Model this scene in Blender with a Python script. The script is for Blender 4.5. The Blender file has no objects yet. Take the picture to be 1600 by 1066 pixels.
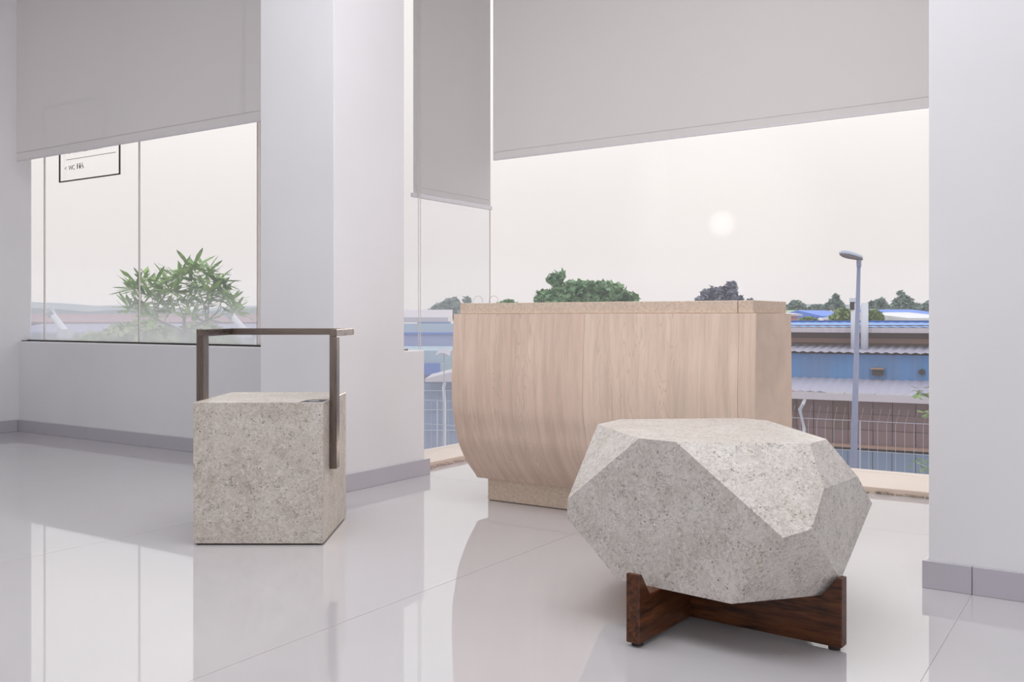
import bpy, bmesh, math, random, itertools
from mathutils import Vector, Matrix
random.seed(7)
S = bpy.context.scene
COL = S.collection
PI = math.pi
# ------------------------------------------------------------------ camera, sky, sun, added fill lamps, exposure
F, HY = 1477.0, 497.0                       # focal length and horizon row for a 1600x1066 frame
cd = bpy.data.cameras.new('camera'); cam = bpy.data.objects.new('camera', cd); COL.objects.link(cam)
cam.location = (0, 0, 1.0); cam.rotation_euler = (PI/2, 0, 0)
cd.sensor_width = 36; cd.lens = F*36/1600; cd.shift_y = (HY-533)/1600; cd.clip_end = 5000; cd.clip_start = .05
S.camera = cam
S.view_settings.view_transform = 'Standard'; S.view_settings.look = 'None'
S.view_settings.exposure = 0.12; S.view_settings.gamma = 1.0; S.view_settings.use_curve_mapping = False
S.cycles.use_denoising = True
S.cycles.max_bounces = 10; S.cycles.transparent_max_bounces = 24; S.cycles.caustics_reflective = False
S.cycles.volume_bounces = 3
S.cycles.sample_clamp_indirect = 6

A = math.atan(975/1477.)                    # room axes: u runs along the window wall, v out through it
CA, SA = math.cos(A), math.sin(A)
def W(u, v, z=0): return Vector((CA*u+SA*v, -SA*u+CA*v, z))

SUN = Vector((328/F, 1, 147/F)).normalized()
w = bpy.data.worlds.new('sky'); S.world = w; w.use_nodes = True
nt = w.node_tree; N = nt.nodes; Lk = nt.links
bg = N['Background']
tc = N.new('ShaderNodeTexCoord'); nrm = N.new('ShaderNodeVectorMath'); nrm.operation = 'NORMALIZE'
Lk.new(tc.outputs['Generated'], nrm.inputs[0])
sep = N.new('ShaderNodeSeparateXYZ'); Lk.new(nrm.outputs[0], sep.inputs[0])
rp = N.new('ShaderNodeValToRGB'); Lk.new(sep.outputs['Z'], rp.inputs[0])
e = rp.color_ramp.elements
e[0].position = 0.0; e[0].color = (.72, .67, .66, 1)
e[1].position = 1.0; e[1].color = (1.22, 1.24, 1.32, 1)
for p, c in ((.06, (.745, .685, .665, 1)), (.13, (.83, .78, .75, 1)), (.22, (.98, .94, .905, 1)), (.40, (1.25, 1.21, 1.17, 1))):
    q = e.new(p); q.color = c
dt = N.new('ShaderNodeVectorMath'); dt.operation = 'DOT_PRODUCT'; dt.inputs[1].default_value = SUN
Lk.new(nrm.outputs[0], dt.inputs[0])
def mrange(a, b, c, d):
    m = N.new('ShaderNodeMapRange'); m.interpolation_type = 'SMOOTHSTEP'
    for i, x in zip((1, 2, 3, 4), (a, b, c, d)): m.inputs[i].default_value = x
    Lk.new(dt.outputs['Value'], m.inputs[0]); return m
disc = mrange(math.cos(math.radians(.95)), math.cos(math.radians(.1)), 0, .18)
halo = mrange(math.cos(math.radians(7)), math.cos(math.radians(.3)), 0, .07)
ad = N.new('ShaderNodeMath'); ad.operation = 'ADD'; Lk.new(disc.outputs[0], ad.inputs[0]); Lk.new(halo.outputs[0], ad.inputs[1])
sc_ = N.new('ShaderNodeVectorMath'); sc_.operation = 'SCALE'; sc_.inputs[0].default_value = (1, .93, .85)
Lk.new(ad.outputs[0], sc_.inputs['Scale'])
sm = N.new('ShaderNodeVectorMath'); Lk.new(rp.outputs[0], sm.inputs[0]); Lk.new(sc_.outputs[0], sm.inputs[1])
Lk.new(sm.outputs[0], bg.inputs[0]); bg.inputs[1].default_value = 1.0

sl = bpy.data.lights.new('sun', 'SUN'); sl.energy = 1.15; sl.angle = math.radians(4); sl.color = (1, .86, .74)
so = bpy.data.objects.new('sun', sl); COL.objects.link(so); so.rotation_euler = SUN.to_track_quat('Z', 'Y').to_euler()

def area(name, loc, target, sx, sy, power, color=(1, 1, 1)):
    l = bpy.data.lights.new(name, 'AREA'); l.shape = 'RECTANGLE'; l.size = sx; l.size_y = sy; l.energy = power; l.color = color
    o = bpy.data.objects.new(name, l); COL.objects.link(o); o.location = loc
    o.rotation_euler = (Vector(loc)-Vector(target)).to_track_quat('Z', 'Y').to_euler()
    return o
area('ceiling_fill', W(-1.9, 2.4, 4.15), W(-1.9, 2.4, 0), 3.6, 2.8, 128, (.97, .975, 1))  # added overhead fill that lifts the room, no fixture behind it
area('rear_fill', W(1.5, -4.2, 2.6), W(-2.5, 3.5, 1.0), 4.5, 2.2, 78, (.96, .965, 1))  # added fill behind the camera for surfaces facing it
area('side_fill', W(5.8, 2.5, 1.9), W(-2.5, 3.6, .8), 3.0, 2.4, 60, (.97, .97, 1))  # added side fill for faces turned right, grazing the pier

area('ceiling_fill', W(-6.0, .8, 4.15), W(-6.0, .8, 0), 3.0, 3.0, 26, (.98, .975, 1))  # weak extra fill added to brighten the left side

# ------------------------------------------------------------------ materials
def mat(name, color, rough=.6, metal=0.0, spec=.5, ior=None, trans=0.0):
    m = bpy.data.materials.new(name); m.use_nodes = True
    b = m.node_tree.nodes['Principled BSDF']
    b.inputs['Base Color'].default_value = (*color, 1); b.inputs['Roughness'].default_value = rough
    b.inputs['Metallic'].default_value = metal; b.inputs['Specular IOR Level'].default_value = spec
    if ior: b.inputs['IOR'].default_value = ior
    return m
def s2l(r, g, b):
    f = lambda c: (c/255/12.92) if c/255 <= .04045 else ((c/255+.055)/1.055)**2.4
    return (f(r), f(g), f(b))
class G:
    """tiny node graph helper on a material"""
    def __init__(s, m): s.m = m; s.n = m.node_tree.nodes; s.l = m.node_tree.links; s.b = s.n['Principled BSDF']; s._c = {}
    def coord(s, kind='Object', scale=(1, 1, 1), rot=(0, 0, 0)):
        t = s.n.new('ShaderNodeTexCoord'); mp = s.n.new('ShaderNodeMapping'); s.l.new(t.outputs[kind], mp.inputs[0])
        mp.inputs['Scale'].default_value = scale; mp.inputs['Rotation'].default_value = rot; return mp.outputs[0]
    def noise(s, vec, scale, detail=3, rough=.5, dist=0):
        t = s.n.new('ShaderNodeTexNoise'); s.l.new(vec, t.inputs['Vector'])
        t.inputs['Scale'].default_value = scale; t.inputs['Detail'].default_value = detail
        t.inputs['Roughness'].default_value = rough; t.inputs['Distortion'].default_value = dist; return t.outputs[0]
    def noisec(s, vec, scale):
        t = s.n.new('ShaderNodeTexNoise'); s.l.new(vec, t.inputs['Vector']); t.inputs['Scale'].default_value = scale; return t.outputs[1]
    def voro(s, vec, scale, feat='F1', rnd=1):
        t = s.n.new('ShaderNodeTexVoronoi'); t.feature = feat; s.l.new(vec, t.inputs['Vector']); t.inputs['Scale'].default_value = scale
        t.inputs['Randomness'].default_value = rnd; return t.outputs[0]
    def ramp(s, fac, stops):
        r = s.n.new('ShaderNodeValToRGB'); s.l.new(fac, r.inputs[0]); el = r.color_ramp.elements
        el[0].position, el[0].color = stops[0][0], (*stops[0][1], 1); el[1].position, el[1].color = stops[-1][0], (*stops[-1][1], 1)
        for p, c in stops[1:-1]: q = el.new(p); q.color = (*c, 1)
        return r.outputs[0]
    def val(s, fac, a, b, c=0, d=1):
        m = s.n.new('ShaderNodeMapRange'); s.l.new(fac, m.inputs[0])
        for i, x in zip((1, 2, 3, 4), (a, b, c, d)): m.inputs[i].default_value = x
        return m.outputs[0]
    def mix(s, fac, a, b, mode='MIX'):
        m = s.n.new('ShaderNodeMix'); m.data_type = 'RGBA'; m.blend_type = mode
        for k, x in ((0, fac), (6, a), (7, b)):
            if isinstance(x, (int, float)): m.inputs[k].default_value = x
            elif isinstance(x, tuple): m.inputs[k].default_value = (*x, 1)
            else: s.l.new(x, m.inputs[k])
        return m.outputs[2]
    def add(s, vec, vec2, k):
        a = s.n.new('ShaderNodeVectorMath'); a.operation = 'MULTIPLY_ADD'; s.l.new(vec2, a.inputs[0]); a.inputs[1].default_value = (k, k, k); s.l.new(vec, a.inputs[2]); return a.outputs[0]
    def math(s, op, a, b):
        m = s.n.new('ShaderNodeMath'); m.operation = op
        for k, x in ((0, a), (1, b)):
            if isinstance(x, (int, float)): m.inputs[k].default_value = x
            else: s.l.new(x, m.inputs[k])
        return m.outputs[0]
    def base(s, c): s.l.new(c, s.b.inputs['Base Color'])
    def bump(s, h, strength=.2, dist=.002):
        b = s.n.new('ShaderNodeBump'); b.inputs['Strength'].default_value = strength; b.inputs['Distance'].default_value = dist
        s.l.new(h, b.inputs['Height']); s.l.new(b.outputs[0], s.b.inputs['Normal'])

def painted(name, col, bump=.15):
    m = mat(name, col, .55, spec=.35); g = G(m); v = g.coord()
    n1 = g.noise(v, 1.3, 4); n2 = g.noise(v, 60, 3)
    g.base(g.mix(g.val(n1, .3, .7), tuple(c*.97 for c in col), tuple(min(1, c*1.02) for c in col)))
    g.bump(n2, bump, .0012); return m
M = {}
M['wall'] = painted('white_paint', (.80, .79, .81))
M['ceil'] = painted('ceiling_paint', (.82, .81, .81))
def stone(name, dark, mid, light, k=1.0):
    m = mat(name, mid, .42, spec=.5, ior=1.5); g = G(m); v = g.coord()
    warp = g.add(v, g.noisec(v, 22*k), .05)
    big = g.noise(v, 9*k, 5, .65)
    c = g.ramp(big, [(.32, dark), (.5, mid), (.68, light)])
    fine = g.noise(warp, 75*k, 4, .7)                      # broken shell texture
    c = g.mix(g.val(fine, .33, .67, 0, .65), c, tuple(min(1, x*1.3) for x in light))
    fine2 = g.noise(g.add(v, g.noisec(v, 31*k), .04), 120*k, 3, .75)
    c = g.mix(g.val(fine2, .52, .70, 0, .68), c, tuple(x*.58 for x in dark))
    # curled fragments: thin iso-lines of a warped noise
    cn = g.noise(g.add(v, g.noisec(v, 40*k), .06), 38*k, 2, .5)
    line = g.math('LESS_THAN', g.math('ABSOLUTE', g.math('SUBTRACT', cn, .5), 0), .014)
    msk = g.val(g.noise(v, 26*k, 2), .50, .56)
    c = g.mix(g.math('MULTIPLY', g.math('MULTIPLY', line, msk), .7), c, tuple(x*.5 for x in dark))
    line2 = g.math('LESS_THAN', g.math('ABSOLUTE', g.math('SUBTRACT', cn, .58), 0), .012)
    msk2 = g.val(g.noise(v, 19*k, 2), .47, .54)
    c = g.mix(g.math('MULTIPLY', g.math('MULTIPLY', line2, msk2), .6), c, (.8, .77, .73))
    # dark pits and ochre flecks
    pit = g.voro(g.add(v, g.noisec(v, 60), .018), 52*k)
    sel = g.val(g.noise(v, 17*k, 1), .54, .6)
    c = g.mix(g.math('MULTIPLY', g.math('MULTIPLY', g.math('LESS_THAN', pit, .17), sel), .75), c, (.13, .11, .095))
    och = g.voro(g.add(v, g.noisec(v, 70), .035), 36*k)
    sel2 = g.val(g.noise(v, 11*k, 1), .55, .62)
    c = g.mix(g.math('MULTIPLY', g.math('MULTIPLY', g.math('LESS_THAN', och, .2), sel2), .55), c, (.30, .215, .12))
    g.base(c); g.bump(fine, .12, .0012); return m
M['stone_grey'] = stone('fossil_limestone_grey', (.42, .372, .326), (.515, .473, .430), (.585, .55, .515))
M['stone_beige'] = stone('fossil_limestone_beige', (.40, .345, .292), (.515, .455, .40), (.58, .535, .49), .9)
def terrazzo(name, base):
    m = mat(name, base, .5, spec=.3); g = G(m); v = g.coord()
    n = g.noise(v, 90, 4, .7); vo = g.voro(v, 120)
    c = g.mix(g.val(n, .3, .7), tuple(x*.80 for x in base), tuple(min(1, x*1.14) for x in base))
    c = g.mix(g.math('MULTIPLY', g.math('LESS_THAN', vo, .2), .35), c, tuple(x*.45 for x in base))
    c = g.mix(g.math('MULTIPLY', g.math('LESS_THAN', g.voro(g.coord(scale=(1, 1, 1), rot=(.5, .3, 0)), 60), .17), .4), c, (.62, .38, .2))
    g.base(c); g.bump(n, .15, .001); return m
M['terrazzo'] = terrazzo('terrazzo_beige', (.70, .565, .455))
def veneer(name, a, b, seed):
    m = mat(name, a, .5, spec=.3); g = G(m)
    v = g.coord(scale=(1, .04, .05)); v2 = g.coord(scale=(1, .1, .14)); v2 = g.add(v2, v2, seed)
    wv = g.add(v, g.noisec(g.coord(scale=(1, .3, .35)), 3.2), .045)
    n = g.noise(wv, 38, 4, .6); n2 = g.noise(v2, 9, 3, .6); n3 = g.noise(g.add(v, g.noisec(v, 6), .01), 230, 3, .6)
    c = g.mix(g.val(n2, .33, .67), a, b)
    c = g.mix(g.val(n, .42, .68, 0, .5), c, tuple(x*.72 for x in b))
    c = g.mix(g.val(n3, .35, .7, 0, .3), c, tuple(min(1, x*1.12) for x in a))
    # cathedral figure in streaks
    cn = g.noise(g.add(g.coord(scale=(1, .10, .11)), g.noisec(g.coord(scale=(1, .3, .3)), 5), .05), 16, 2)
    fr = g.math('FRACT', g.math('MULTIPLY', cn, 16), 0)
    sel = g.val(g.noise(g.coord(scale=(1.3, .1, .10)), 5+seed, 1), .50, .58)
    c = g.mix(g.math('MULTIPLY', g.math('MULTIPLY', g.val(fr, .7, 1), sel), .5), c, tuple(x*.66 for x in b))
    g.base(c); g.bump(n3, .08, .0008); return m
M['ven1'] = veneer('washed_oak_pinkish', (.79, .615, .505), (.70, .53, .43), .3)
M['ven2'] = veneer('washed_oak_pale', (.82, .65, .53), (.74, .58, .47), 1.1)
def darkwood():
    m = mat('dark_stained_oak', (.05, .014, .005), .38, spec=.4); g = G(m)
    v = g.coord(scale=(.12, 1, 1)); wv = g.add(v, g.noisec(v, 4), .03)
    n = g.noise(wv, 60, 4, .65); n2 = g.noise(v, 14, 2)
    c = g.mix(g.val(n, .35, .68), (.022, .006, .002), (.150, .048, .013))
    c = g.mix(g.val(n2, .4, .65, 0, .5), c, (.085, .024, .008))
    g.base(c); g.bump(n, .2, .001); return m
M['darkwood'] = darkwood()
def steel(sc=(1, 1, .03)):
    m = mat('brushed_bronze_steel', s2l(120, 108, 100), .3, metal=1.0); g = G(m)
    n = g.noise(g.coord(scale=sc), 260, 3); c = g.mix(g.val(n, .3, .7), s2l(112, 101, 94), s2l(128, 116, 108)); g.base(c)
    g.l.new(g.val(n, .3, .7, .24, .34), g.b.inputs['Roughness']); return m
M['steel'] = steel(); M['steel_x'] = steel((.03, 1, 1)); M['steel_y'] = steel((1, .03, 1)); M['steel_x'].node_tree.nodes['Principled BSDF'].inputs['Roughness'].default_value = .4
def floor_mat():
    m = mat('polished_porcelain', (.58, .565, .575), .03, spec=.5, ior=2.1); g = G(m); v = g.coord()
    n = g.noise(v, .9, 3); g.base(g.mix(g.val(n, .3, .7), (.515, .50, .512), (.545, .53, .54)))
    g.bump(g.noise(v, 1.6, 2), .05, .004); return m
M['floor'] = floor_mat()
M['grout'] = mat('grout', (.56, .52, .50), .8)
M['skirt'] = mat('grey_porcelain_skirting', s2l(186, 182, 190), .22, spec=.5)
M['ledge'] = painted('warm_ledge_paint', (.72, .61, .53), .1)
M['ledge'].node_tree.nodes['Principled BSDF'].inputs['Roughness'].default_value = .3
def grime():
    m = mat('crumbling_mortar', (.3, .24, .19), .9); g = G(m); v = g.coord()
    n = g.noise(g.add(v, g.noisec(v, 9), .1), 30, 4, .7)
    g.base(g.ramp(n, [(.3, (.12, .095, .075)), (.5, (.36, .30, .24)), (.7, (.6, .54, .47))])); g.bump(n, .6, .006); return m
M['grime'] = grime()
M['gasket'] = mat('black_gasket', (.025, .02, .018), .6)
M['seam'] = mat('clear_silicone_seam', (.52, .40, .36), .4)
M['edge'] = mat('pale_silicone', (.75, .70, .66), .4)
M['ink'] = mat('black_print', (.045, .02, .02), .5)
M['ink2'] = mat('grey_print', (.20, .18, .18), .5)
def blind_mat():
    m = bpy.data.materials.new('blind_fabric'); m.use_nodes = True; nt = m.node_tree; n = nt.nodes; l = nt.links
    b = n['Principled BSDF']; out = n['Material Output']
    b.inputs['Base Color'].default_value = (.81, .795, .79, 1); b.inputs['Roughness'].default_value = .9; b.inputs['Specular IOR Level'].default_value = .1
    t = n.new('ShaderNodeBsdfTranslucent'); t.inputs[0].default_value = (.82, .81, .82, 1)
    mx = n.new('ShaderNodeMixShader'); mx.inputs[0].default_value = .5
    l.new(b.outputs[0], mx.inputs[1]); l.new(t.outputs[0], mx.inputs[2]); l.new(mx.outputs[0], out.inputs[0])
    g = G(m); g.bump(g.noise(g.coord(), 400, 2), .1, .0005); return m
M['blind'] = blind_mat()
M['bar'] = mat('blind_bottom_bar_white', (.74, .73, .76), .4)
M['chain'] = mat('white_bead_chain', (.7, .68, .66), .4)
def glass_mat(name, film, film_low=None, tint=(.992, .992, .992)):
    m = bpy.data.materials.new(name); m.use_nodes = True; nt = m.node_tree; n = nt.nodes; l = nt.links
    n.remove(n['Principled BSDF']); out = n['Material Output']
    tr = n.new('ShaderNodeBsdfTransparent'); tr.inputs[0].default_value = (*tint, 1)
    gl = n.new('ShaderNodeBsdfGlossy'); gl.inputs['Roughness'].default_value = 0.0; gl.inputs[0].default_value = (1, 1, 1, 1)
    fr = n.new('ShaderNodeFresnel'); fr.inputs[0].default_value = 1.35
    ge = n.new('ShaderNodeNewGeometry'); fm = n.new('ShaderNodeMath'); fm.operation = 'MULTIPLY_ADD'   # outer face only: no internal mirror
    fi = n.new('ShaderNodeMath'); fi.operation = 'SUBTRACT'; fi.inputs[0].default_value = 1.0; l.new(ge.outputs['Backfacing'], fi.inputs[1])
    fm.operation = 'MULTIPLY'; l.new(fr.outputs[0], fm.inputs[0]); l.new(fi.outputs[0], fm.inputs[1])
    mx = n.new('ShaderNodeMixShader'); l.new(fm.outputs[0], mx.inputs[0]); l.new(tr.outputs[0], mx.inputs[1]); l.new(gl.outputs[0], mx.inputs[2])
    di = n.new('ShaderNodeBsdfTranslucent'); di.inputs[0].default_value = (.80, .84, .90, 1)      # dust film on the pane, doubling as a haze veil over the view
    m2 = n.new('ShaderNodeMixShader'); l.new(mx.outputs[0], m2.inputs[1]); l.new(di.outputs[0], m2.inputs[2]); l.new(m2.outputs[0], out.inputs[0])
    if film_low is None: m2.inputs[0].default_value = film
    else:
        t = n.new('ShaderNodeTexCoord'); sp = n.new('ShaderNodeSeparateXYZ'); l.new(t.outputs['Object'], sp.inputs[0])
        ns = n.new('ShaderNodeTexNoise'); ns.inputs['Scale'].default_value = 6; mp = n.new('ShaderNodeMapping'); mp.inputs['Scale'].default_value = (1, 1, .15)
        l.new(t.outputs['Object'], mp.inputs[0]); l.new(mp.outputs[0], ns.inputs['Vector'])
        a = n.new('ShaderNodeMath'); a.operation = 'MULTIPLY_ADD'; l.new(ns.outputs[0], a.inputs[0]); a.inputs[1].default_value = .2; l.new(sp.outputs['Z'], a.inputs[2])
        r = n.new('ShaderNodeMapRange'); l.new(a.outputs[0], r.inputs[0])
        for i, x in zip((1, 2, 3, 4), (.90, 1.34, film_low, film)): r.inputs[i].default_value = x
        l.new(r.outputs[0], m2.inputs[0])
    return m
M['glass'] = glass_mat('window_glass', .035)
M['glass_side'] = glass_mat('dusty_side_glass', .15)
M['glass_dirty'] = glass_mat('dusty_window_glass', .06, .34)
def leafm(name, a, b):
    m = mat(name, a, .55, spec=.3); g = G(m); g.base(g.mix(g.val(g.noise(g.coord(), 1.5, 3), .35, .65), a, b)); return m

# ------------------------------------------------------------------ mesh helpers
class MB:
    def __init__(s): s.v = []; s.f = []
    def box(s, x0, x1, y0, y1, z0, z1):
        i = len(s.v)
        s.v += [(x, y, z) for z in (z0, z1) for (x, y) in ((x0, y0), (x1, y0), (x1, y1), (x0, y1))]
        s.f += [tuple(i+k for k in q) for q in ((3, 2, 1, 0), (4, 5, 6, 7), (0, 1, 5, 4), (1, 2, 6, 5), (2, 3, 7, 6), (3, 0, 4, 7))]
        return s
    def prism(s, poly, axis, a, b):
        """poly: list of 2D points; extruded along axis 'x','y','z' from a to b"""
        i = len(s.v); n = len(poly)
        def p(q, t): return {'x': (t, q[0], q[1]), 'y': (q[0], t, q[1]), 'z': (q[0], q[1], t)}[axis]
        s.v += [p(q, a) for q in poly]+[p(q, b) for q in poly]
        s.f += [tuple(i+k for k in range(n))[::-1], tuple(i+n+k for k in range(n))]
        s.f += [(i+k, i+(k+1) % n, i+n+(k+1) % n, i+n+k) for k in range(n)]
        return s
    def tube(s, pts, r, n=8, cap=True):
        pts = [Vector(p) for p in pts]; R = r if isinstance(r, (list, tuple)) else [r]*len(pts); base = len(s.v)
        for k, p in enumerate(pts):
            d = (pts[min(k+1, len(pts)-1)]-pts[max(k-1, 0)]).normalized()
            up = Vector((0, 0, 1)) if abs(d.z) < .95 else Vector((1, 0, 0))
            a = d.cross(up).normalized(); b = a.cross(d)
            for j in range(n):
                t = 2*PI*j/n; s.v.append(tuple(p+R[k]*(math.cos(t)*a+math.sin(t)*b)))
        for k in range(len(pts)-1):
            for j in range(n):
                q = base+k*n; s.f.append((q+j, q+(j+1) % n, q+n+(j+1) % n, q+n+j))
        if cap: s.f.append(tuple(base+j for j in range(n))[::-1]); s.f.append(tuple(base+(len(pts)-1)*n+j for j in range(n)))
        return s
    def quad(s, a, b, c, d): i = len(s.v); s.v += [tuple(a), tuple(b), tuple(c), tuple(d)]; s.f.append((i, i+1, i+2, i+3)); return s
    def mesh(s, name, m):
        me = bpy.data.meshes.new(name); me.from_pydata(s.v, [], s.f); me.update()
        bm = bmesh.new(); bm.from_mesh(me); bmesh.ops.recalc_face_normals(bm, faces=bm.faces); bm.to_mesh(me); bm.free()
        if m: me.materials.append(m)
        return me
    def build(s, name, m, parent=None, bevel=0, smooth=False, rot=None, kind=None):
        me = s.mesh(name, m); o = bpy.data.objects.new(name, me); COL.objects.link(o)
        if parent: o.parent = parent
        if rot is not None: o.rotation_euler = (0, 0, rot)
        if bevel:
            b = o.modifiers.new('bevel', 'BEVEL'); b.width = bevel; b.segments = 2; b.limit_method = 'ANGLE'; b.angle_limit = math.radians(30)
        if smooth:
            for p in me.polygons: p.use_smooth = True
        if kind: o['kind'] = kind
        return o
def link(name, me, parent, loc=(0, 0, 0), rot=(0, 0, 0), scale=(1, 1, 1)):
    o = bpy.data.objects.new(name, me); COL.objects.link(o); o.parent = parent; o.location = loc; o.rotation_euler = rot; o.scale = scale; return o
def thing(name, label, cat, loc=(0, 0, 0), rz=0, group=None):
    o = bpy.data.objects.new(name, None); COL.objects.link(o); o.location = loc; o.rotation_euler = (0, 0, rz); o.empty_display_size = .1
    o['label'] = label; o['category'] = cat
    if group: o['group'] = group
    return o
def tag(o, label, cat, group=None):
    o['label'] = label; o['category'] = cat
    if group: o['group'] = group
    return o
def struct(name, label, cat, mb=None, m=None, bevel=0):
    if mb: o = mb.build(name, m, rot=-A, bevel=bevel)
    else: o = bpy.data.objects.new(name, None); COL.objects.link(o); o.rotation_euler = (0, 0, -A)
    o['kind'] = 'structure'; o['label'] = label; o['category'] = cat; return o
def text_mesh(txt, size, m):
    cu = bpy.data.curves.new('lettering', 'FONT'); cu.body = txt; cu.size = size; cu.extrude = .0004; cu.resolution_u = 2
    o = bpy.data.objects.new('tmp', cu); COL.objects.link(o)
    bpy.context.view_layer.update()
    me = bpy.data.meshes.new_from_object(o.evaluated_get(bpy.context.evaluated_depsgraph_get())); me.materials.clear(); me.materials.append(m)
    bpy.data.objects.remove(o); return me

CEIL = 4.25
# ------------------------------------------------------------------ room shell (all in room axes u, v)
fl = struct('floor', 'glossy off-white porcelain tile floor with thin grout joints', 'floor',
            MB().box(-8.3, 6.1, -6.1, 4.75, -.3, -.0015).box(-4.4, 1.0, 4.75, 6.3, -.3, -.0015), M['grout'])
TU, TV, u0, v0 = 1.68, 3.36, -.494, 4.688
for i in range(-5, 4):
    for j in range(-4, 1):
        a0, a1 = u0+i*TU, u0+(i+1)*TU; b0, b1 = v0+j*TV, v0+(j+1)*TV
        if j == 0:
            a0, a1, b1 = max(a0, -3.93), min(a1, 1.0), 5.64
            if a1-a0 < .05: continue
        else: a0, a1, b0 = max(a0, -8.26), min(a1, 6.05), max(b0, -6.05)
        if a1-a0 < .03: continue
        MB().box(a0+.001, a1-.001, b0+.001, b1-.001, -.004, 0).build('tile', M['floor'], fl)
struct('ceiling', 'white painted ceiling', 'ceiling', MB().box(-8.5, 6.3, -6.3, 6.5, CEIL, CEIL+.2), M['ceil'])
struct('wall_left', 'white side wall at the far left of the hall', 'wall', MB().box(-8.5, -8.25, -6.3, 4.69, -.3, CEIL), M['wall'])
struct('wall_back', 'white wall behind the camera', 'wall', MB().box(-8.5, 6.3, -6.3, -6.1, -.3, CEIL), M['wall'])
struct('wall_right', 'white wall on the right of the hall', 'wall', MB().box(6.1, 6.3, -6.1, 6.0, -.3, CEIL), M['wall'])
struct('wall_low', 'low grey-white sill wall under the left window', 'wall',
       MB().prism([(4.575, -.3), (4.575, .785), (4.583, .793), (4.67, .793), (4.82, .793), (4.82, -.3)], 'x', -8.25, -4.386), M['wall'])
struct('wall_pillar', 'square white pillar between the two windows', 'pillar', MB().box(-4.387, -3.785, 3.905, 4.52, -.3, CEIL), M['wall'], .003)
struct('wall_stub', 'short white sill wall beside the middle pillar', 'wall', MB().box(-4.36, -3.786, 4.5, 4.722, -.3, .795), M['wall'], .006)
MB().box(-4.05, -3.82, 4.525, 4.60, .795, .806).build('rubble', M['grime'], bpy.data.objects['wall_stub'])
struct('wall_pier', 'wide white wall pier at the right edge', 'wall', MB().box(-.641, 6.1, 3.775, 6.3, -.3, CEIL), M['wall'], .003)
# skirting pieces
def skirt(name, label, segs):
    r = struct(name, label, 'skirting')
    for (x0, x1, y0, y1) in segs: MB().box(x0, x1, y0, y1, 0, .102).build('skirting_tile', M['skirt'], r, bevel=.002)
g_ = .0012
skirt('baseboard_left', 'grey skirting along the left side wall', [(-8.249, -8.237, 4.562-1.68*k-1.68+g_, 4.562-1.68*k-g_) for k in range(3)])
skirt('baseboard_low', 'grey skirting under the left window sill wall', [(max(-8.236, u0+TU*k)+g_, min(-4.389, u0+TU*(k+1))-g_, 4.562, 4.574) for k in range(-5, -2)])
skirt('baseboard_pillar', 'grey skirting around the middle pillar', [(-4.389, -3.773, 3.892, 3.904), (-3.784, -3.772, 3.906, 4.765)])
skirt('baseboard_right', 'grey skirting along the right wall pier', [(-.662, u0-g_, 3.762, 3.774), (u0+g_, u0+TU-g_, 3.762, 3.774), (u0+TU+g_, u0+2*TU, 3.762, 3.774), (-.654, -.642, 3.775, 5.6)])
# ledge along the glass bay
lg = struct('trim_ledge', 'low peach coloured ledge along the foot of the bay glass', 'ledge',
            MB().prism([(-4.36, 4.73), (-3.94, 4.73), (-3.94, 5.64), (-.64, 5.64), (-.64, 6.28), (-4.36, 6.28)], 'z', -.3, .035), M['ledge'], .004)
def rubble_strip(x0, x1, y0, y1, along):
    b = MB(); n = 70; L = (x1-x0) if along == 'u' else (y1-y0)
    for k in range(n):
        t = (k+random.random())/n; s = random.uniform(.010, .030); h = random.uniform(.006, .016)
        if along == 'u': c = (x0+t*L, random.uniform(y0, y1))
        else: c = (random.uniform(x0, x1), y0+t*L)
        b.box(c[0]-s, c[0]+s, c[1]-.006, c[1]+.006, 0, h)
    return b
rubble_strip(-3.9, -.66, 5.622, 5.636, 'u').build('mortar_crumbs', M['grime'], lg, kind='stuff')
rubble_strip(-3.936, -3.925, 4.78, 5.6, 'v').build('mortar_crumbs', M['seam'], lg, kind='stuff')

# ------------------------------------------------------------------ windows
w1 = struct('window_1', 'left frameless window above the low sill wall', 'window')
GV = 4.68
MB().box(-8.25, -4.39, GV-.03, GV+.02, .793, .806).build('gasket', M['gasket'], w1)
MB().box(-8.249, -8.238, 4.60, GV-.03, .793, .800).build('gasket', M['gasket'], w1)
edges = [-8.249, -8.019, -6.668, -5.285, -4.392]
for a, b in zip(edges[:-1], edges[1:]):
    MB().box(a+.004, b-.004, GV-.005, GV+.005, .80, CEIL).build('pane', M['glass_dirty'], w1)
for x in edges[1:-1]:
    MB().box(x-.0015, x+.001, GV-.009, GV+.006, .80, CEIL).build('seam', M['ink'], w1)
    MB().box(x+.001, x+.0035, GV-.009, GV+.006, .80, CEIL).build('seam', M['edge'], w1)
MB().box(-5.262, -5.256, GV-.009, GV+.006, .80, CEIL).build('seam', M['edge'], w1)
w2 = struct('window_2', 'short return window of the bay beside the pillar', 'window')
cu_, cv_ = -4.29, 6.18
MB().box(cu_-.005, cu_+.005, 4.53, 5.30, .035, CEIL).build('pane', M['glass_side'], w2)
MB().box(cu_-.005, cu_+.005, 5.306, cv_, .035, CEIL).build('pane', M['glass_side'], w2)
w3 = struct('window_3', 'large frameless bay window with the sun behind it', 'window')
for a, b in ((cu_, -.642),):
    MB().box(a, b, cv_-.005, cv_+.005, .035, CEIL).build('pane', M['glass'], w3)
MB().box(cu_-.003, cu_+.003, cv_-.003, cv_+.003, .035, CEIL).build('corner_seam', mat('pink_silicone', (.62, .50, .47), .5), w3)
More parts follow.
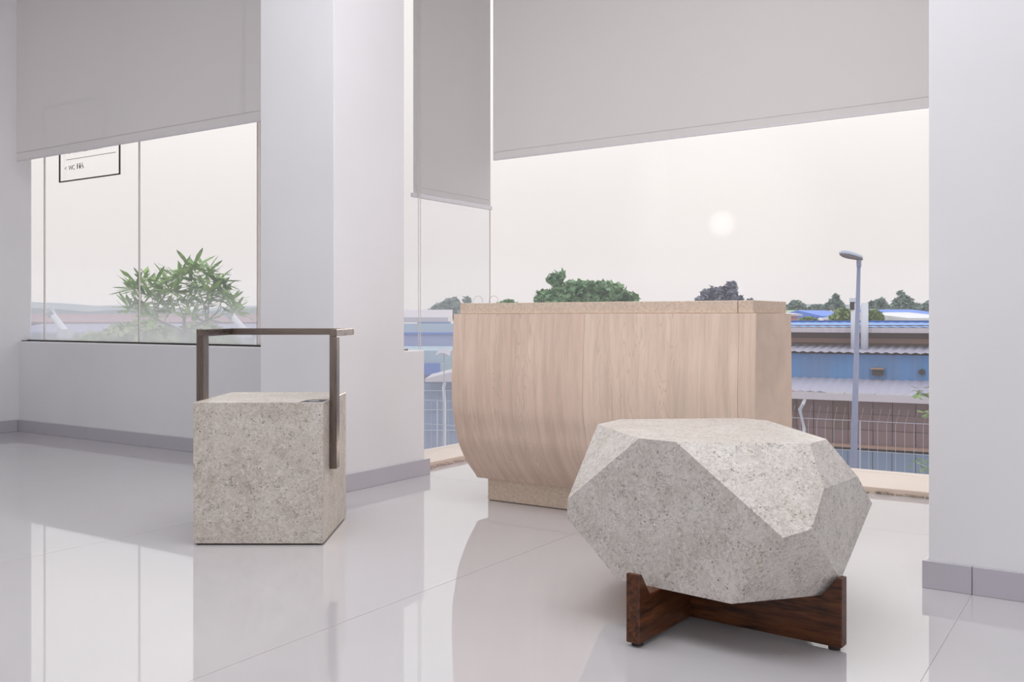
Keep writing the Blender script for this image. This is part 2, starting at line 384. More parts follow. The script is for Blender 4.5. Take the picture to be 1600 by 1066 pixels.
for k, t in enumerate((0, 1)):
    b = MB(); c = Vector((cu_+.05-.11*t, cv_-.02-.06*t, 1.13)); b.tube([c+Vector((.045*math.cos(q*PI/8), 0, .045*math.sin(q*PI/8))) for q in range(17)], .0025, 5)
    b.build('glass_clip', M['edge'], w3)

# ------------------------------------------------------------------ roller blinds
def blind(name, label, fab, hem, bar, grp):
    r = thing(name, label, 'blind', (0, 0, 0), -A, grp)
    fab.build('fabric', M['blind'], r); hem.build('hem', M['blind'], r, bevel=.002); bar.build('bottom_bar', M['bar'], r, bevel=.002)
    return r
gb = 'roller blinds hung in front of the windows'
vL = 4.47
blind('roller_blind', 'darker grey roller blind over the left window, left of the pillar',
      MB().box(-8.09, -4.40, vL-.001, vL+.001, 2.355, 4.15), MB().box(-8.09, -4.40, vL-.003, vL+.003, 2.425, 2.429), MB().box(-8.085, -4.405, vL-.006, vL+.006, 2.352, 2.362), gb)
b1 = blind('roller_blind', 'narrow white roller blind on the return glass, hanging lowest, with bead chain',
      MB().box(-4.201, -4.199, 5.115, 6.055, 1.86, 4.15), MB().box(-4.203, -4.197, 5.115, 6.055, 1.917, 1.92), MB().box(-4.212, -4.188, 5.10, 6.065, 1.842, 1.872), gb)
ch = MB()
for du in (0, .022):
    z = 3.9
    while z > .45:
        ch.box(-4.176, -4.170, 5.135+du, 5.141+du, z-.004, z+.004); z -= .0125
ch.build('bead_chain', M['chain'], b1, kind='stuff')
MB().box(-4.177, -4.169, 5.134, 5.164, .435, .445).build('chain_weight', M['chain'], b1)
fb = MB().prism([(-4.19, 2.232), (-.65, 2.262), (-.65, 4.15), (-4.19, 4.15)], 'y', 6.079, 6.081)
hm = MB().prism([(-4.19, 2.292), (-.65, 2.322), (-.65, 2.325), (-4.19, 2.295)], 'y', 6.077, 6.083)
br = MB().prism([(-4.185, 2.228), (-.655, 2.258), (-.655, 2.268), (-4.185, 2.238)], 'y', 6.073, 6.087)
blind('roller_blind', 'wide pale roller blind across the large bay window, above the sun', fb, hm, br, gb)

# ------------------------------------------------------------------ wayfinding sign on the left glass
sg = thing('direction_sign', 'thin black framed direction sign on the left glass, half behind the blind', 'sign', W(-7.749, GV-.02, 2.167), -A)
sw, sh = .86, .62
for (a, b, c, d) in ((0, sw, 0, .009), (0, sw, sh-.009, sh), (0, .007, 0, sh), (sw-.007, sw, 0, sh)):
    MB().box(a, b, -.012, .0, c, d).build('frame_bar', M['ink'], sg)
MB().box(.095, .80, -.004, -.001, .185, .189).build('divider', M['ink2'], sg)
MB().box(.095, .80, -.004, -.001, .37, .374).build('divider', M['ink2'], sg)
ADV = dict(W=.053, C=.041, S=.039, T=.036, O=.045, R=.041, A=.040, G=.044, E=.037, M=.050)
for txt, x, z in (('<', .075, .095), ('WC', .135, .095), ('<', .075, .235), ('STORAGE ROOM', .135, .235)):
    for ch_ in txt:
        if ch_ != ' ': link('letter', text_mesh(ch_, .058, M['ink2']), sg, (x, -.006, z), (PI/2, 0, 0))
        x += ADV.get(ch_, .022)
def picto(kind, x):
    b = MB(); z = .095*1.0
    if kind < 2:
        b.prism([(x+.012*math.cos(t*PI/4), z+.062+.009*math.sin(t*PI/4)) for t in range(8)], 'y', -.006, -.004)
        b.prism([(x-.012, z+.05), (x+.012, z+.05), (x+.008+.01*kind, z+.02), (x+.006, z), (x-.006, z), (x-.008-.01*kind, z+.02)], 'y', -.006, -.004)
    else:
        b.tube([(x+.018*math.cos(t*PI/6-2.4), -.005, z+.02+.018*math.sin(t*PI/6-2.4)) for t in range(11)], .0025, 4)
        b.tube([(x-.004, -.005, z+.055), (x-.002, -.005, z+.025), (x+.016, -.005, z+.025), (x+.024, -.005, z+.004)], .003, 4)
        b.prism([(x-.004+.007*math.cos(t*PI/4), z+.066+.007*math.sin(t*PI/4)) for t in range(8)], 'y', -.006, -.004)
    for k_, v_ in enumerate(b.v): b.v[k_] = (x+(v_[0]-x)*.68, v_[1], z+(v_[2]-z)*.68)
    b.build('pictogram', M['ink2'], sg)
for k in range(3): picto(k, .265+.036*k)

# ------------------------------------------------------------------ reception counter
UL, UR, VF, VB = -3.035, -1.383, 4.03, 4.53
ct = thing('reception_counter', 'washed oak counter with curved bowl-shaped front and beige terrazzo top', 'counter', W((UL+UR)/2, 4.3, 0), -A)
cx0 = (UL+UR)/2
prof = [(4.248, .120), (4.222, .150), (4.165, .205), (4.110, .275), (4.070, .345), (4.045, .43), (4.026, .50), (4.018, .57), (4.015, .66), (4.018, .76), (4.026, .87), (4.034, 1.021)]
def smooth_curve(p, n=4):
    out = []
    for k in range(len(p)-1):
        a, b, c, d = p[max(k-1, 0)], p[k], p[k+1], p[min(k+2, len(p)-1)]
        for q_ in range(n):
            t = q_/n; out.append(tuple(.5*(2*b[i]+(c[i]-a[i])*t+(2*a[i]-5*b[i]+4*c[i]-d[i])*t*t+(3*b[i]-a[i]-3*c[i]+d[i])*t**3) for i in (0, 1)))
    return out+[p[-1]]
prof = smooth_curve(prof)
back = [(4.53, 1.021), (4.538, .8), (4.545, .55), (4.54, .35), (4.52, .2), (4.49, .12)]
full = [(v-4.3, z) for v, z in prof+back]
def shell(x0, x1, off=0.0):
    b = MB(); pp = [(y*(1-off*2.2)+0, .12+(z-.12)*(1-off)+off*.02) for y, z in full] if off else full
    b.prism(pp, 'x', x0-cx0, x1-cx0); return b
q = .0005
for (a, b, mm) in ((UL, -2.962, 'ven1'), (-2.962, -2.241, 'ven1'), (-2.241, -1.462, 'ven2'), (-1.462, UR, 'ven2')):
    shell(a+q, b-q).build('veneer_panel', M[mm], ct, bevel=.0008)
shell(UL+.01, UR-.01, .012).build('carcass', M['ledge'], ct)
for (a, b) in ((-3.005, -1.475), (-1.473, -1.402)):
    MB().box(a+.0006-cx0, b-.0006-cx0, 4.05-4.3, 4.515-4.3, 1.022, 1.078).build('top_slab', M['terrazzo'], ct, bevel=.002)
MB().box(-2.972-cx0, -1.45-cx0, 4.262-4.3, 4.47-4.3, 0.003, .1195).build('plinth', M['terrazzo'], ct, bevel=.002)
MB().box(-2.965-cx0, -1.457-cx0, 4.267-4.3, 4.465-4.3, 0.0, .003).build('shadow_gap', M['gasket'], ct)

# ------------------------------------------------------------------ cube stool with metal rail
X0, X1, Y0, Y1, HB = -1.403, -.831, 4.158, 4.73, .629
cb = thing('stone_cube_stool', 'beige fossil-stone cube seat with bronze steel rail on the glossy floor', 'stool', ((X0+X1)/2, (Y0+Y1)/2, 0))
mx, my = (X0+X1)/2, (Y0+Y1)/2
MB().box(X0+.012-mx, X1-.012-mx, Y0+.012-my, Y1-.012-my, 0, .007).build('base_plate', M['gasket'], cb)  # recessed plinth, coloured black to stand in for the shadow gap
MB().box(X0-mx, X1-mx, Y0-my, Y1-my, .007, HB).build('stone_block', M['stone_beige'], cb, bevel=.0025)
ZT = .948; tk = .033
for s, xa, xb in ((-1, X0-tk, X0-.0005), (1, X1+.0005, X1+tk)):
    zb = .313
    MB().box(xa-mx, xb-mx, 4.30-my, 4.375-my, zb, ZT-.033).build('post', M['steel'], cb, bevel=.0015)
    MB().box(xa-mx, xb-mx, 4.30-my, 4.745-my, ZT-.0325, ZT).build('side_rail', M['steel_y'], cb, bevel=.0015)
MB().box(X0-tk-mx, X1+tk-mx, 4.7455-my, 4.778-my, ZT-.0325, ZT).build('back_rail', M['steel_x'], cb, bevel=.0015)
pl = MB(); pl.prism([(-.935-mx, 4.162-my), (-.834-mx, 4.162-my), (-.834-mx, 4.29-my), (-.905-mx, 4.29-my), (-.925-mx, 4.25-my)], 'z', HB, HB+.0012)
pl.build('badge_plate', mat('badge_grey', (.09, .085, .095), .7, spec=.2), cb)
MB().prism([(-.884-mx+.024*math.cos(t*PI/10), 4.222-my+.018*math.sin(t*PI/10)) for t in range(20)], 'z', HB+.0012, HB+.0018).build('badge_disc', mat('badge_silver', (.42, .41, .43), .6), cb)

# ------------------------------------------------------------------ faceted stone table on cross base
def planes_hull(planes):
    vs = []
    for (a, b, c) in itertools.combinations(range(len(planes)), 3):
        m = Matrix([planes[k][0] for k in (a, b, c)])
        if abs(m.determinant()) < 1e-6: continue
        p = m.inverted() @ Vector([planes[k][1] for k in (a, b, c)])
        if all(n.dot(p) <= d+1e-6 for n, d in planes):
            if not any((p-q).length < 1e-4 for q in vs): vs.append(p)
    fs = []
    for n, d in planes:
        idx = [i for i, p in enumerate(vs) if abs(n.dot(p)-d) < 2e-5]
        if len(idx) < 3: continue
        c = sum((vs[i] for i in idx), Vector())/len(idx)
        a = (vs[idx[0]]-c).normalized(); b = n.cross(a)
        idx.sort(key=lambda i: math.atan2((vs[i]-c).dot(b), (vs[i]-c).dot(a))); fs.append(tuple(idx))
    return vs, fs
def pn(*pts):
    """plane through three points, facing away from the stone's middle"""
    a, b, c = [Vector(p) for p in pts]; n = (b-a).cross(c-a).normalized()
    if n.dot(Vector((.72, 3.45, .33))-a) > 0: n = -n
    return (n, n.dot(a))
T1, T2, T4, T4b, T5, T6, T7, T8 = [(x, y, .585) for x, y in ((.335, 3.695), (.444, 3.87), (.951, 3.922), (1.034, 3.824), (1.077, 3.236), (.982, 3.119), (.554, 3.164), (.439, 3.253))]
K, I_, J_ = (.368, 3.294, .09), (.698, 3.007, .09), (1.037, 3.108, .09)
A_, B_, C_, D_, E_, F_, G_ = (.203, 3.446, .34), (.834, 2.905, .324), (.924, 2.916, .348), (.992, 3.005, .457), (1.174, 3.243, .47), (1.273, 3.359, .338), (1.073, 3.088, .141)
A2 = (.196, 3.448, .276)
planes = [(Vector((0, 0, 1)), .585), (Vector((0, 0, -1)), -.09),
          (Vector((-.65, -.759, .045)).normalized(), -2.732/Vector((-.65, -.759, .045)).length),
          pn(T7, T6, B_), pn(B_, I_, J_), pn(T6, T5, D_), pn(D_, C_, G_), pn(T1, T8, A_),
          pn(A2, K, (.36, 3.62, .09)), pn(A_, A2, (.232, 3.60, .33)), pn(T1, A_, (.43, 3.9, .33)), pn(T1, T2, (.45, 4.0, .33)),
          pn(T2, T4, (.5, 4.06, .38)), pn(T4, T4b, (1.16, 4.0, .36)), pn(T4b, T5, E_), pn(F_, G_, (1.22, 3.66, .2)), pn(J_, G_, (1.12, 3.5, .09)),
          pn((.5, 4.06, .38), (.98, 4.07, .36), (.7, 3.85, .09)), pn((1.1, 3.8, .09), (1.0, 3.95, .12), (1.26, 3.8, .3))]
KS = .93; CAMP = Vector((0, 0, 1))          # same stone a little nearer and lower on its base
planes = [(n_, n_.dot(CAMP)+KS*(d_-n_.dot(CAMP))) for n_, d_ in planes]
tb = thing('faceted_stone_table', 'boulder-like faceted grey stone table cradled on a crossed dark wood base', 'table', (.63, 3.35, 0))
vs, fs = planes_hull(planes)
bb = MB(); bb.v = [tuple(p-Vector((.63, 3.35, 0))) for p in vs]; bb.f = fs
bb.build('stone_top', M['stone_grey'], tb, bevel=.0022)
# base boards: two boards halved together at right angles
def board(p0, ang, L, name, h0, notch_at, notch_bot):
    """p0 near end centre; board runs in direction ang for L; tapered ends rise to h0, valley seats the stone"""
    zf = .012; vy = .1535
    pts = [(0, zf), (0, h0), (.016, h0), (.066, vy), (L-.066, vy), (L-.016, h0), (L, h0), (L, zf)]
    b = MB(); b.prism(pts, 'y', -.023, .023)
    o = b.build(name, M['darkwood'], tb, bevel=.003); o.location = (p0[0]-.63, p0[1]-3.35, 0); o.rotation_euler = (0, 0, ang)
    for x in (.03, L-.03):
        MB().tube([(x, 0, 0), (x, 0, zf)], .018, 12).build('foot_pad', M['gasket'], o)
    return o
ang1 = math.atan2(.793, .609)
board((.366, 2.869), ang1, .74, 'base_board', .222, 0, 0)
board((.9985, 2.84), math.atan2(.609, -.793), .66, 'base_board', .219, 0, 0)

# ================================================================== OUTSIDE
GZ = -4.8
m_ground = mat('yard_concrete', (.42, .42, .44), .9); g = G(m_ground); g.base(g.mix(g.val(g.noise(g.coord(), .2, 4), .3, .7), (.36, .36, .38), (.48, .47, .47)))
gr = MB().box(-900, 900, 8.5, 2200, GZ-1, GZ).build('ground', m_ground); gr['kind'] = 'structure'; gr['label'] = 'grey yard ground outside below the windows'; gr['category'] = 'ground'

def at(px, py, Y): return Vector(((px-800)/F*Y, Y, 1-(py-HY)/F*Y))
# --- road lamp
Y = 18.0
rl = thing('street_lamp', 'tall grey street lamp with cobra head outside the bay window', 'street lamp', (at(1327, 900, Y).x, Y, GZ))
O = rl.location
top = at(1342, 412, Y)-O; bot = Vector((0, 0, 0))
m_pole = mat('galvanised_pole', s2l(128, 136, 165), .5, spec=.4); m_head = mat('lamp_housing', s2l(170, 180, 198), .4); m_lens = mat('lamp_lens', s2l(115, 105, 108), .4)
MB().tube([bot, (top-bot)*.5, top], [.085, .062, .034], 14).build('pole', m_pole, rl, smooth=True)
MB().tube([Vector((0, 0, 0)), Vector((0, 0, .03))], .17, 16).build('base_plate', m_pole, rl)
MB().tube([top+Vector((0, 0, -.06)), top+Vector((0, 0, .07))], .045, 12).build('collar', m_pole, rl)
hd = MB(); L_ = .44
secs = [(0.07, .02, .04), (.02, .06, .06), (-.08, .10, .075), (-.2, .13, .085), (-.3, .115, .07), (-.36, .05, .03)]
def headring(b, zs):
    base = len(b.v)
    for (x, ry, rz) in secs:
        for j in range(12):
            t = 2*PI*j/12; zz = math.sin(t); b.v.append((top.x+x, math.cos(t)*ry, top.z+.12+(-x)*.22+zs(zz, rz)))
    for k in range(len(secs)-1):
        for j in range(12): q_ = base+k*12; b.f.append((q_+j, q_+(j+1) % 12, q_+12+(j+1) % 12, q_+12+j))
    b.f.append(tuple(base+j for j in range(12))); b.f.append(tuple(base+(len(secs)-1)*12+j for j in range(12)))
headring(hd, lambda zz, rz: zz*rz if zz > 0 else zz*.012); ho = hd.build('lamp_head', m_head, rl, smooth=True)
ln = MB(); headring(ln, lambda zz, rz: -.014 if zz > 0 else -.014+zz*rz*.7); ln.build('lens', m_lens, rl, smooth=True)

# --- long factory shed (its own axes: s along the facade, d away from it)
PHI = math.radians(27.8); CP, SP = math.cos(PHI), math.sin(PHI)
def fs_(px, d): t = (px-800)/F; Y = d/(SP*t+CP); return Y*(CP*t-SP), Y
def fz(px, py, d): s, Y = fs_(px, d); return s, 1-(py-HY)*Y/F
fac = thing('factory_shed', 'long tiered industrial shed with blue corrugated wall and grey sheet roofs', 'building', (0, 0, GZ), -PHI)
SX0, SX1 = -15, 6
m_blue = mat('blue_sheet', s2l(98, 138, 188), .6); g = G(m_blue)
g.base(g.mix(g.val(g.noise(g.coord(scale=(1, 1, .1)), 1.2, 3), .35, .65), s2l(96, 132, 178), s2l(84, 140, 196)))
m_roofg = mat('grey_sheet', s2l(168, 166, 184), .55); m_fas = mat('pale_fascia', s2l(190, 184, 194), .6)
m_broof = mat('blue_roof_sheet', s2l(95, 150, 215), .55); m_broof2 = mat('blue_ridge', s2l(60, 98, 165), .6)
m_brick = mat('old_board', s2l(135, 110, 112), .85); m_dkwall = mat('shaded_wall', s2l(120, 98, 92), .9)
m_rust = mat('rusty_beam', s2l(160, 128, 112), .8); m_wht = mat('white_pipe', s2l(205, 210, 222), .5)
m_dark = mat('dark_opening', s2l(62, 54, 56), .9); m_lowblue = mat('slate_sheet', s2l(118, 136, 165), .6)
def corr(x0, x1, d0, z0, d1, z1, pitch, amp, m, name, parent=fac, vertical=False):
    """corrugated sheet between (d0,z0) and (d1,z1); ribs run up the slope"""
    b = MB(); n = int((x1-x0)/pitch*2); nn = Vector((0, -(z1-z0), (d1-d0))).normalized()
    if nn.z < 0 and not vertical: nn = -nn
    if vertical: nn = Vector((0, -1, 0))
    for k in range(n+1):
        x = x0+k*pitch/2; o = nn*(amp if k % 2 else 0)
        b.v += [(x, d0+o.y, z0-GZ+o.z), (x, d1+o.y, z1-GZ+o.z)]
        if k: i = len(b.v); b.f.append((i-4, i-2, i-1, i-3))
    o_ = b.build(name, m, parent); return o_
xr = 1345
def Z(py, d, px=xr): return fz(px, py, d)[1]
d1 = 27.5
ze, zf_ = Z(627, d1), Z(615, d1)
MB().box(SX0, SX1, d1-.05, d1+.03, ze-GZ, zf_-GZ-.02).build('fascia', m_fas, fac)
corr(SX0, SX1, d1, zf_, 29.6, Z(592, 29.6), .26, .035, m_roofg, 'lower_roof')
corr(SX0, SX1, 29.5, Z(594, 29.5), 29.5, Z(554, 29.5), .26, .04, m_blue, 'upper_wall', vertical=True)
corr(SX0, SX1, 29.2, Z(552, 29.2), 31.2, Z(540, 31.2), .26, .04, m_roofg, 'middle_roof')
MB().box(SX0, SX1, 31.0, 31.2, Z(544, 31)-GZ-.3, Z(518, 31)-GZ+.2).build('clerestory_wall', m_dkwall, fac)
MB().box(SX0, SX1, 30.9, 31.0, Z(536, 31)-GZ, Z(529, 31)-GZ).build('beam', m_rust, fac)
corr(SX0, SX1, 30.3, Z(520, 30.3), 30.3, Z(512, 30.3), .26, .03, m_fas, 'eave_board', vertical=True)
corr(SX0, SX1, 30.3, Z(511.5, 30.3), 33.5, Z(504, 33.5), .3, .015, m_broof, 'upper_roof')
MB().box(SX0, SX1, 33.4, 33.7, Z(505, 33.5)-GZ-.2, Z(501, 33.5)-GZ).build('ridge_cap', m_broof2, fac)
# lower wall of separate old sheets
d2 = 28.3; s = -15.0; k = 0
while s < 2:
    wd = random.uniform(.42, .66); top_, mid_, lo_ = Z(628, d2)+.1, Z(697, d2), GZ
    mm = random.choice([m_brick, m_brick, m_dkwall]) if s > -9.5 else random.choice([m_brick, m_lowblue, m_lowblue])
    zz = top_
    for r_ in range(3):
        h_ = (top_-mid_)/3
        MB().box(s+.01, s+wd-.01, d2+random.uniform(-.03, .03), d2+.08, zz-h_+.012-GZ, zz-GZ).build('wall_board', mm if random.random() < .7 else m_brick, fac); zz -= h_
    MB().box(s+.008, s+wd-.008, d2-.1+random.uniform(-.02, .02), d2, lo_-GZ, mid_-.12-GZ).build('lower_sheet', m_lowblue, fac)
    s += wd
MB().box(SX0, SX1, d2+.08, d2+.3, 0, Z(620, d2)-GZ).build('inner_wall', m_dark, fac)
MB().box(SX0, SX1, d2-.2, d2-.1, Z(699, d2)-GZ, Z(694, d2)-GZ).build('sill_beam', m_rust, fac)
for (x, y0, y1, ww, rd) in ((1371.5, 577, 587, 15, 0), (1440.5, 577, 586, 9, 1)):
    s_, Yq = fs_(x, 29.4); hw = ww/F*Yq/2
    if rd: MB().tube([(s_, 29.3, Z((y0+y1)/2, 29.4, x)-GZ), (s_, 29.5, Z((y0+y1)/2, 29.4, x)-GZ)], hw, 14).build('round_vent', m_dark, fac)
    else:
        MB().box(s_-hw, s_+hw, 29.28, 29.5, Z(y1, 29.4, x)-GZ, Z(y0, 29.4, x)-GZ).build('vent_opening', m_dark, fac)
        MB().box(s_-hw-.04, s_+hw+.04, 29.2, 29.45, Z(y0, 29.4, x)-GZ, Z(y0, 29.4, x)-GZ+.04).build('vent_hood', m_rust, fac)
for x in (1252,):
    s_, Yq = fs_(x, d1); zt_ = Z(624, d1, x) if x > 1000 else Z(597, d1, x)
    MB().tube([(s_+.1, d1+.02, zt_-GZ), (s_+.06, d1-.04, zt_-.12-GZ), (s_-.06, d1+.1, zt_-.3-GZ), (s_+.02, d1+.3, zt_-.85-GZ), (s_+.02, d1+.3, zt_-2.6-GZ)], .05, 10).build('downpipe', m_wht, fac)
# rooftop flue beside the lamp
s_, Yq = fs_(1343, 30)
fv = thing('roof_flue', 'white twin flue with a dark cowl on the shed roof behind the lamp post', 'flue', (CP*s_+SP*30, -SP*s_+CP*30, Z(549, 30, 1343)), -PHI)
for dx in (-.14, .14): MB().tube([(dx, 0, 0), (dx, 0, 1.45)], .11, 12).build('flue_pipe', m_wht, fv, smooth=True)
MB().box(-.26, -.13, -.12, .1, 1.25, 1.48).build('cowl', m_dark, fv)
MB().tube([(-.19, 0, 1.48), (-.19, 0, 1.60)], .10, 10).build('cap', m_wht, fv)
MB().box(-.4, .4, -.15, .15, -.03, .03).build('flashing', m_fas, fv)

# wire mesh fence in front of the shed
fn = thing('mesh_fence', 'pale wire mesh fence with bent tops in front of the shed', 'fence', (0, 0, GZ), -PHI)
m_wire = mat('pale_wire', s2l(176, 178, 196), .5); df = 24.0
fz0 = Z(640, df); s = -20.0; k = 0
rails = [fz0-.28, fz0-1.0, fz0-1.75, fz0-2.5]
wires = MB(); s = -20.0
while s < 1.0:
    wires.tube([(s, df, 0), (s, df, fz0-.35-GZ), (s+.10, df-.14, fz0-GZ+.05)], .005, 3, cap=False); s += .20
wires.build('mesh_wires', m_wire, fn, kind='stuff')
for z_ in rails: MB().box(-20, 1, df-.012, df+.012, z_-GZ, z_+.010-GZ).build('rail', m_wire, fn)
s = -20.0
while s < 1.2: MB().box(s-.016, s+.016, df+.02, df+.05, 0, fz0-.3-GZ).build('fence_post', m_wire, fn); s += 2.4

# --- further roofs beyond the shed
def block(name, label, cat, px0, px1, Y, ytop, yeave, mroof, mwall, depth=12, hip=0, group=None):
    a, b = at(px0, ytop, Y), at(px1, ytop, Y); ze_ = 1-(yeave-HY)/F*Y
    r = thing(name, label, cat, ((a.x+b.x)/2, Y, GZ), 0, group); hw = (b.x-a.x)/2; zr = a.z-GZ; ze_ -= GZ
    MB().box(-hw, hw, .3, depth, 0, ze_).build('wall', mwall, r)
    MB().prism([(-.1, ze_), (depth/2, zr), (depth+.1, ze_), (depth+.1, ze_-.1), (-.1, ze_-.1)], 'x', -hw-.2, hw+.2).build('roof', mroof, r)
    n = max(2, int(hw*2/3))
    for k in range(n):
        x = -hw+(k+.5)*2*hw/n
        MB().box(x-.5, x+.5, .2, .32, max(.2, ze_-1.6), ze_-.5).build('window', m_dark, r)
    return r
m_vblue = mat('bright_blue_roof', s2l(60, 120, 220), .5); m_green = mat('green_roof', s2l(130, 165, 140), .6); m_pink = mat('pink_wall', s2l(205, 160, 170), .8)
m_white = mat('white_roof', s2l(215, 218, 225), .6); m_grw = mat('grey_wall', s2l(160, 165, 178), .8); m_red = mat('mauve_tile_roof', s2l(140, 116, 126), .8); m_slate = mat('slate_violet_roof', s2l(128, 130, 160), .8)
block('warehouse', 'bright blue roofed warehouse left of the lamp post', 'building', 1288, 1328, 70, 484, 494, m_vblue, m_grw)
block('warehouse', 'bright blue roofed warehouse right of the lamp post', 'building', 1381, 1410, 72, 482, 492, m_vblue, m_grw)
block('warehouse', 'bright blue roofed warehouse beside the right wall', 'building', 1409, 1475, 57, 482.5, 491, m_vblue, m_white, 10)
block('warehouse', 'green roofed shed between counter and blue roofs', 'building', 1246, 1287, 86, 484, 490, m_green, m_grw)
block('house', 'pink walled house beside the counter end', 'building', 1225, 1248, 55, 485, 491, m_fas, m_pink)
block('warehouse', 'low white roofed building at the right wall', 'building', 1425, 1500, 42, 487, 497, m_white, m_white)
# stepped blue workshop in the gap between pillar and counter
wk = thing('workshop', 'stepped pale blue workshop seen between the pillar and the counter', 'building', (at(670, 600, 30).x, 30, GZ))
def slab(name, m, x0, x1, y0, y1, Y, dep=1.2, lift=0.0):
    a_, b_ = at(x0, y1, Y), at(x1, y0, Y); ox = wk.location.x
    b = MB(); yy = Y-30
    b.prism([(yy, a_.z-GZ), (yy+dep, a_.z-GZ), (yy+dep, b_.z-GZ+lift), (yy, b_.z-GZ)], 'x', a_.x-ox, b_.x-ox); return b.build(name, m, wk)
m_lav = mat('lavender_wall', s2l(150, 160, 205), .7); m_teal = mat('pale_teal_sheet', s2l(158, 182, 196), .6); m_lblue = mat('light_blue_sheet', s2l(168, 190, 212), .6)
m_dblue = mat('strong_blue_panel', s2l(78, 118, 200), .6); m_mesh = mat('blue_grey_screen', s2l(112, 134, 172), .7)
slab('far_roof', m_fas, 600, 700, 496, 504, 40, 3, .35); slab('roof_edge', m_mesh, 652, 704, 503, 506, 39.9, .3)
slab('light_wall', m_lblue, 560, 720, 506, 520, 39.5, 1); slab('gutter', m_dblue, 560, 720, 519.5, 522.5, 36.4, .2)
slab('lavender_wall', m_lav, 560, 730, 521, 549, 36.5, 1); slab('lower_roof', m_teal, 560, 730, 548, 568, 34, 2, .1)
slab('blue_panel', m_dblue, 560, 688, 568, 586, 33.6, .3); slab('teal_panel', m_teal, 688, 735, 568, 586, 33.6, .3)
slab('backing', m_mesh, 560, 735, 560, 790, 34.6, .4)
a_, b_ = at(664, 597, 30), at(740, 597, 30); ox = wk.location.x
MB().prism([(a_.x-ox, a_.z-GZ), (b_.x-ox, b_.z-GZ), (b_.x-ox, at(740, 573, 30).z-GZ), (a_.x-ox, at(664, 592, 30).z-GZ)], 'y', 0, 2.6).build('canopy_roof', m_fas, wk)
k = 0
for x in range(566, 740, 12): slab('screen_panel', m_mesh, x+.4, x+11.6, 600, 800, 31.5, .06)
for y in (610, 640, 672): slab('screen_rail', m_lblue, 560, 735, y, y+1.2, 31.4, .05)
dp = [at(695, 598, 29.8), at(693, 606, 29.8), at(695, 630, 29.8), at(695, 720, 29.8)]
MB().tube([(p_.x-ox, -.2, p_.z-GZ) for p_ in dp], .05, 10).build('downpipe', m_wht, wk)
block('warehouse', 'long mauve roofed building behind the left window', 'building', -60, 412, 60, 490, 503, m_red, m_slate)
block('warehouse', 'pale blue low shed nearer behind the left window', 'building', 0, 395, 40, 507, 519, m_slate, m_grw, 8)
for k, (x, y0, y1, lab) in enumerate(((78, 487, 517, 'white slanting roof duct at the left, behind the glass'), (358, 489, 516, 'white slanting roof duct to the right of the leafy tree'))):
    p0, p1 = at(x, y0, 38.5), at(x+24, y1, 38.5); r = thing('roof_duct', lab, 'duct', (p0.x, 38.5, p1.z-.3))
    MB().tube([(0, 0, p0.z-p1.z+.3), (p1.x-p0.x, 0, .3)], .13, 8).build('duct', m_wht, r); MB().tube([(-.1, 0, p0.z-p1.z+.2), (.12, 0, p0.z-p1.z+.34)], .2, 8).build('duct_hood', m_grw, r)
    MB().box(p1.x-p0.x-.25, p1.x-p0.x+.25, -.2, .2, 0, .35).build('duct_base', m_grw, r)
p = at(1281.5, 499, 48); wt = thing('water_tank', 'small round white water tank on a roof near the counter', 'tank', (p.x, 48, p.z-.12))
tk_ = MB(); tk_.tube([(0, 0, -.2), (0, 0, .0), (0, 0, .12), (0, 0, .2)], [.19, .19, .15, .04], 14).build('tank_body', m_wht, wt, smooth=True)
MB().box(-.22, .22, -.22, .22, GZ-wt.location.z, -.2).build('tank_stand', m_grw, wt)

# --- awning and gooseneck lamp left of the counter
p = at(690, 553, 22); aw = thing('shed_awning', 'pale arched awning on thin posts left of the counter', 'awning', (p.x, 22, GZ))
ah = p.z-GZ
ab = MB(); n = 10
for k in range(n+1):
    t = k/n; x = -.12+.32*t; zz = ah+.13*math.sin(PI*t*.7+.5)-.05; ab.v += [(x, -.25, zz-.05), (x, .35, zz+.05)]
    if k: i = len(ab.v); ab.f.append((i-4, i-2, i-1, i-3))
ao = ab.build('canopy_sheet', m_roofg, aw); md = ao.modifiers.new('solid', 'SOLIDIFY'); md.thickness = .03
for x in (.05,):
    for y in (.1,): MB().box(x-.012, x+.012, y-.012, y+.012, 0, ah).build('post', m_grw, aw)

# --- trees
def crown_mesh(blobs, n, size, seed):
    rnd = random.Random(seed); b = MB(); tot = sum(q[3]*q[4]*q[5] for q in blobs)
    for q in blobs:
        m_ = int(n*q[3]*q[4]*q[5]/tot)+30
        for _ in range(m_):
            d = Vector((rnd.gauss(0, 1), rnd.gauss(0, 1), rnd.gauss(0, 1))).normalized()*(rnd.random()**.33)*rnd.uniform(.75, 1.08)
            c = Vector((q[0]+d.x*q[3], q[1]+d.y*q[4], q[2]+d.z*q[5]))
            a = Vector((rnd.gauss(0, 1), rnd.gauss(0, 1), rnd.gauss(0, .6))).normalized()*size*rnd.uniform(.6, 1.3)
            e2 = a.cross(Vector((rnd.gauss(0, 1), rnd.gauss(0, 1), rnd.gauss(0, 1)))).normalized()*size*rnd.uniform(.3, .7)
            b.quad(c-a, c-e2*.8+a*.1, c+a, c+e2)
    return b
